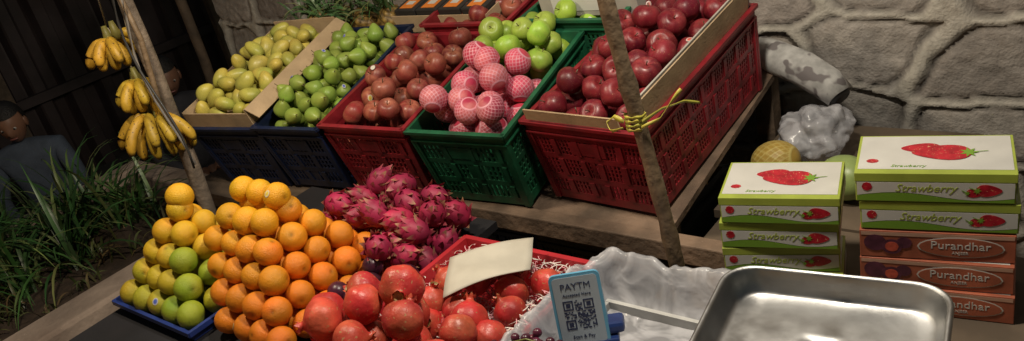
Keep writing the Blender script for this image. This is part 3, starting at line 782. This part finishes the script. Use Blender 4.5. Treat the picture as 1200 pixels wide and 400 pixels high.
# ---------------------------------------------------------------- bamboo stick with ribbon
m_bam=mat('bamboo',(.23,.155,.09),.6,var=.5,vscale=16,bump=.4,bscale=50,dirt=.4)
e=empty('support_stick'); pts=[];rad=[]
P0=Vector((-.705,1.3,G)); P1=Vector((-.935,1.30,2.0))
for i in range(61):
    t=i/60; p=P0.lerp(P1,t); p.x+=.004*math.sin(t*17); pts.append(p); rad.append(.0165+(.0035 if i%9==0 else 0)+.001*math.sin(i*1.3))
v,f=tube(pts,rad,14); a=Acc(); a.add(v,f); a.build('pole',m_bam,parent=e)
a=Acc()
c0=Vector((-.842,1.3,.985))
def ribbon(P,wd,tw=0.3):
    Q=[]
    for i in range(len(P)-1):
        for t in (0,.33,.66): Q.append(Vector(P[i]).lerp(Vector(P[i+1]),t))
    Q.append(Vector(P[-1])); V=[];F=[]
    for i,p in enumerate(Q):
        s_=Vector((.5*math.sin(i*tw*1.7),.5*math.cos(i*tw),1)).normalized()*wd*(.7+.3*math.sin(i)); V+=[(Vector(p)-s_)[:],(Vector(p)+s_)[:]]
        if i: F.append((2*i-2,2*i-1,2*i+1,2*i))
    a.add(V,F,jc((.48,.42,.07),.25))
for k in range(4):
    z=c0.z-.014+.008*k; ribbon([(c0.x+.0215*math.cos(t*.5),c0.y+.0215*math.sin(t*.5),z+.0025*math.sin(t*.5+k)) for t in range(14)],.005)
ribbon([c0+Vector((.02,-.01,0)),c0+Vector((.04,.04,.008)),c0+Vector((.06,.10,.0)),c0+Vector((.08,.13,-.015))],.005)
ribbon([c0+Vector((.02,-.015,-.01)),c0+Vector((.05,.01,.0)),c0+Vector((.07,.03,.03)),c0+Vector((.085,.05,.05))],.005)
ribbon([c0+Vector((-.02,-.015,0)),c0+Vector((-.045,-.01,.008)),c0+Vector((-.065,-.01,-.008)),c0+Vector((-.05,-.02,-.022)),c0+Vector((-.02,-.02,-.012))],.006)
ribbon([c0+Vector((-.02,-.015,0)),c0+Vector((-.06,.06,-.02)),c0+Vector((-.10,.14,-.06)),c0+Vector((-.13,.22,-.10))],.004)
o=a.build('tied_ribbon',mat('ribbon',attr=True,rough=.4),parent=e); s=o.modifiers.new('s','SOLIDIFY'); s.thickness=.0008

# ---------------------------------------------------------------- left post + bananas
e=empty('support_post'); pts=[];rad=[]
for i in range(41):
    t=i/40; z=G+t*(2.3-G); pts.append((-2.58+.05*(z-.59)/.72+.008*math.sin(t*9),1.2+.006*math.cos(t*13),z)); rad.append(.027+.002*math.sin(i*.9)-.006*t)
v,f=tube(pts,rad,14); a=Acc(); a.add(v,f); a.build('trunk',mat('weathered_wood',(.28,.22,.17),.75,var=.6,vscale=14,bump=.5,bscale=60,dirt=.7),parent=e)
v,f=tube([(-2.50,1.17,1.35),(-2.47,1.165,1.2),(-2.515,1.16,1.0),(-2.50,1.165,.85)],.009,8); a=Acc(); a.add(v,f); a.build('thin_branch',m_bam,parent=e)
a=Acc()
for k,(dx,c) in enumerate(((0,(.3,.28,.26)),(.03,(.04,.04,.04)))):
    P=[(-2.48+dx+.05*math.sin(t*.5+k),1.15-.02*k,1.6-t*.055) for t in range(16)]; v,f=tube(P,.004,6); a.add(v,f,c)
a.build('electric_cable',mat('cable_rubber',attr=True,rough=.5))
m_ban=mat('banana_skin',attr=True,rough=.5,var=.25,vscale=35,speck=((.12,.07,.02),110,.63))
def banana_bunch(org,n,L=.155,yaw=0,e=None):
    a=Acc(); o=Vector(org)
    for k in range(n):
        az=yaw+(k-(n-1)/2)*.42+random.uniform(-.12,.12); row=k%2
        d0=Vector((math.cos(az),math.sin(az),0)); el=-.15-.35*row+random.uniform(-.1,.1); q=o+Vector((0,0,-.01*row)); rad=[]; P=[]
        LL=L*random.uniform(.85,1.08); seg=12
        for i in range(seg+1):
            t=i/seg; P.append(q); e_=el-1.35*t+.05
            dd=(d0*math.cos(e_)+Vector((0,0,math.sin(e_)))); q=q+dd*LL/seg
            rad.append(.005+.0125*min(1,max(0,(t-.08)/.22))*(1 if t<.8 else max(.22,1-((t-.8)/.2)**1.6*.8)))
        v2,f=tube(P,rad,10)
        c=jc((.54,.33,.03),.15); C=[]
        for i in range(seg+1):
            t=i/seg; cc=c if .1<t<.94 else (np.array((.35,.36,.06)) if t<=.1 else np.array((.05,.03,.01)))
            C+=[cc]*10
        a.add(v2,f,C)
    v,f=tube([o+Vector((0,0,.04)),o+Vector((0,0,0)),o+Vector((0,0,-.02))],[.008,.016,.013],8); a.add(v,f,(.22,.2,.05))
    return a.build('hand',m_ban,parent=e)
for L_ in ([((-2.69,1.17,1.20),6,-1.0,.12),((-2.67,1.19,1.21),5,2.0,.11)],
           [((-2.64,1.18,1.055),6,-1.0,.13),((-2.66,1.18,1.04),4,2.2,.12)],
           [((-2.615,1.16,.945),7,-.9,.165),((-2.59,1.17,.93),4,.3,.15)]):
    e=empty('banana_bunch')
    for og,n,yw,L in L_: banana_bunch(og,n,L,yw,e)
a=Acc()
for P in ([(-2.69,1.18,1.235),(-2.65,1.19,1.45),(-2.55,1.2,1.55)],[(-2.64,1.18,1.06),(-2.65,1.18,1.15),(-2.69,1.18,1.23)],[(-2.61,1.17,.95),(-2.59,1.19,1.2),(-2.555,1.2,1.35)]):
    v,f=tube(P,.003,5); a.add(v,f)
a.build('hanging_string',mat('string',(.35,.3,.22),.8))
stickers.build('fruit_stickers',mat('sticker_paper',attr=True,rough=.4))

# ---------------------------------------------------------------- seated people (dark background)
m_skin=mat('skin',(.22,.11,.07),.5); m_hair=mat('hair',(.010,.008,.008),.5,bump=.6,bscale=200)
def m_s(c): return mat('fabric',c,.85,var=.3,vscale=12,bump=.3,bscale=80)
def person(name,org,yaw,shirt,trous):
    e=empty(name); M=Matrix.Translation(org)@Matrix.Rotation(R(yaw),4,'Z')
    def skin(nm,verts,edges,rad,m,root=0):
        me=bpy.data.meshes.new(nm); me.from_pydata([(M@Vector(v))[:] for v in verts],edges,[]); me.materials.append(m)
        o=bpy.data.objects.new(nm,me); scene.collection.objects.link(o); o.parent=e
        s=o.modifiers.new('skin','SKIN'); s.use_smooth_shade=True
        for i,r_ in enumerate(rad): me.skin_vertices[0].data[i].radius=(r_,r_*.85)
        me.skin_vertices[0].data[root].use_root=True
        u=o.modifiers.new('sub','SUBSURF'); u.levels=2; u.render_levels=2; return o
    T=[(0,0,.30),(0,.01,.45),(0,.04,.62),(0,.06,.74),(0,.075,.82),(.16,.06,.74),(.22,.14,.52),(.12,.33,.44),(-.16,.06,.74),(-.22,.14,.52),(-.12,.33,.44)]
    skin('torso_and_sleeves',T,[(0,1),(1,2),(2,3),(3,4),(3,5),(5,6),(6,7),(3,8),(8,9),(9,10)],[.15,.14,.15,.11,.05,.065,.05,.038,.065,.05,.038],m_s(shirt))
    Lg=[(0,0,.27),(.10,.02,.26),(.15,.40,.38),(.13,.34,.03),(.13,.44,.03),(-.10,.02,.26),(-.15,.40,.38),(-.13,.34,.03),(-.13,.44,.03)]
    skin('legs',Lg,[(0,1),(1,2),(2,3),(3,4),(0,5),(5,6),(6,7),(7,8)],[.13,.095,.065,.04,.03,.095,.065,.04,.03],m_s(trous))
    for s_ in (1,-1):
        skin('hand',[(s_*.12,.33,.44),(s_*.07,.38,.43),(s_*.04,.42,.42)],[(0,1),(1,2)],[.028,.03,.02],m_skin)
        for k in range(5):
            skin('finger',[(s_*.055,.39+.0,.43),(s_*(.03-.005*k),.43-.02*k+.01,.425),(s_*(.01-.004*k),.45-.022*k,.405)],[(0,1),(1,2)],[.012,.009,.007],m_skin)
    a=Acc(); v,f=sph(28,20); v=v.copy(); 
    v[:,0]*=.075; v[:,1]*=.095; v[:,2]*=.115
    jaw=np.clip(-v[:,2]/.115,0,1); v[:,0]*=1-.28*jaw; v[:,1]*=1-.12*jaw
    front=np.exp(-((v[:,0]/.014)**2+((v[:,2]+.018)/.028)**2))*(v[:,1]>0); v[:,1]+=.022*front
    eye=sum(np.exp(-(((v[:,0]-sx)/.016)**2+((v[:,2]-.005)/.012)**2)) for sx in (.03,-.03))*(v[:,1]>0); v[:,1]-=.009*eye
    hM=M@Matrix.Translation((0,.10,.93))@Matrix.Rotation(R(-14),4,'X')
    a.add(v,f,(1,1,1),hM); a.build('head',m_skin,parent=e)
    a=Acc(); v2=v.copy()*1.07; v2[:,1]-=.010; v2[:,2]+=.010; keep=(v2[:,1]<.03)|(v2[:,2]>.065); keep&=(v2[:,2]>-.05)
    ff=[q for q in f if all(keep[i] for i in q)]; a.add(v2,ff,(1,1,1),hM); a.build('hair',m_hair,parent=e)
    a=Acc()
    for sx in (.03,-.03): a.add(SV,SF,(.45,.42,.40),hM@Matrix.Translation((sx,.076,.005))@Matrix.Scale(.010,4)); a.add(SV,SF,(.01,.01,.01),hM@Matrix.Translation((sx,.083,.005))@Matrix.Scale(.0058,4))
    for sx in (.074,-.074): a.add(SV,SF,(.20,.10,.065),hM@Matrix.Translation((sx,0,-.005))@Matrix.Diagonal((.012,.022,.032,1)))
    a.add(SV,SF,(.20,.07,.06),hM@Matrix.Translation((0,.082,-.055))@Matrix.Diagonal((.022,.008,.006,1)))
    a.build('face_features',mat('face',attr=True,rough=.4),parent=e)
    boxobj('stool',(-.17,-.14,0),(.17,.16,.20),m_wd,M,e,bevel=.01)
person('seated_person',(-4.58,2.20,G),-112,(.035,.035,.045),(.03,.03,.04))
person('seated_person',(-5.05,1.52,G),-125,(.07,.09,.13),(.04,.04,.05))
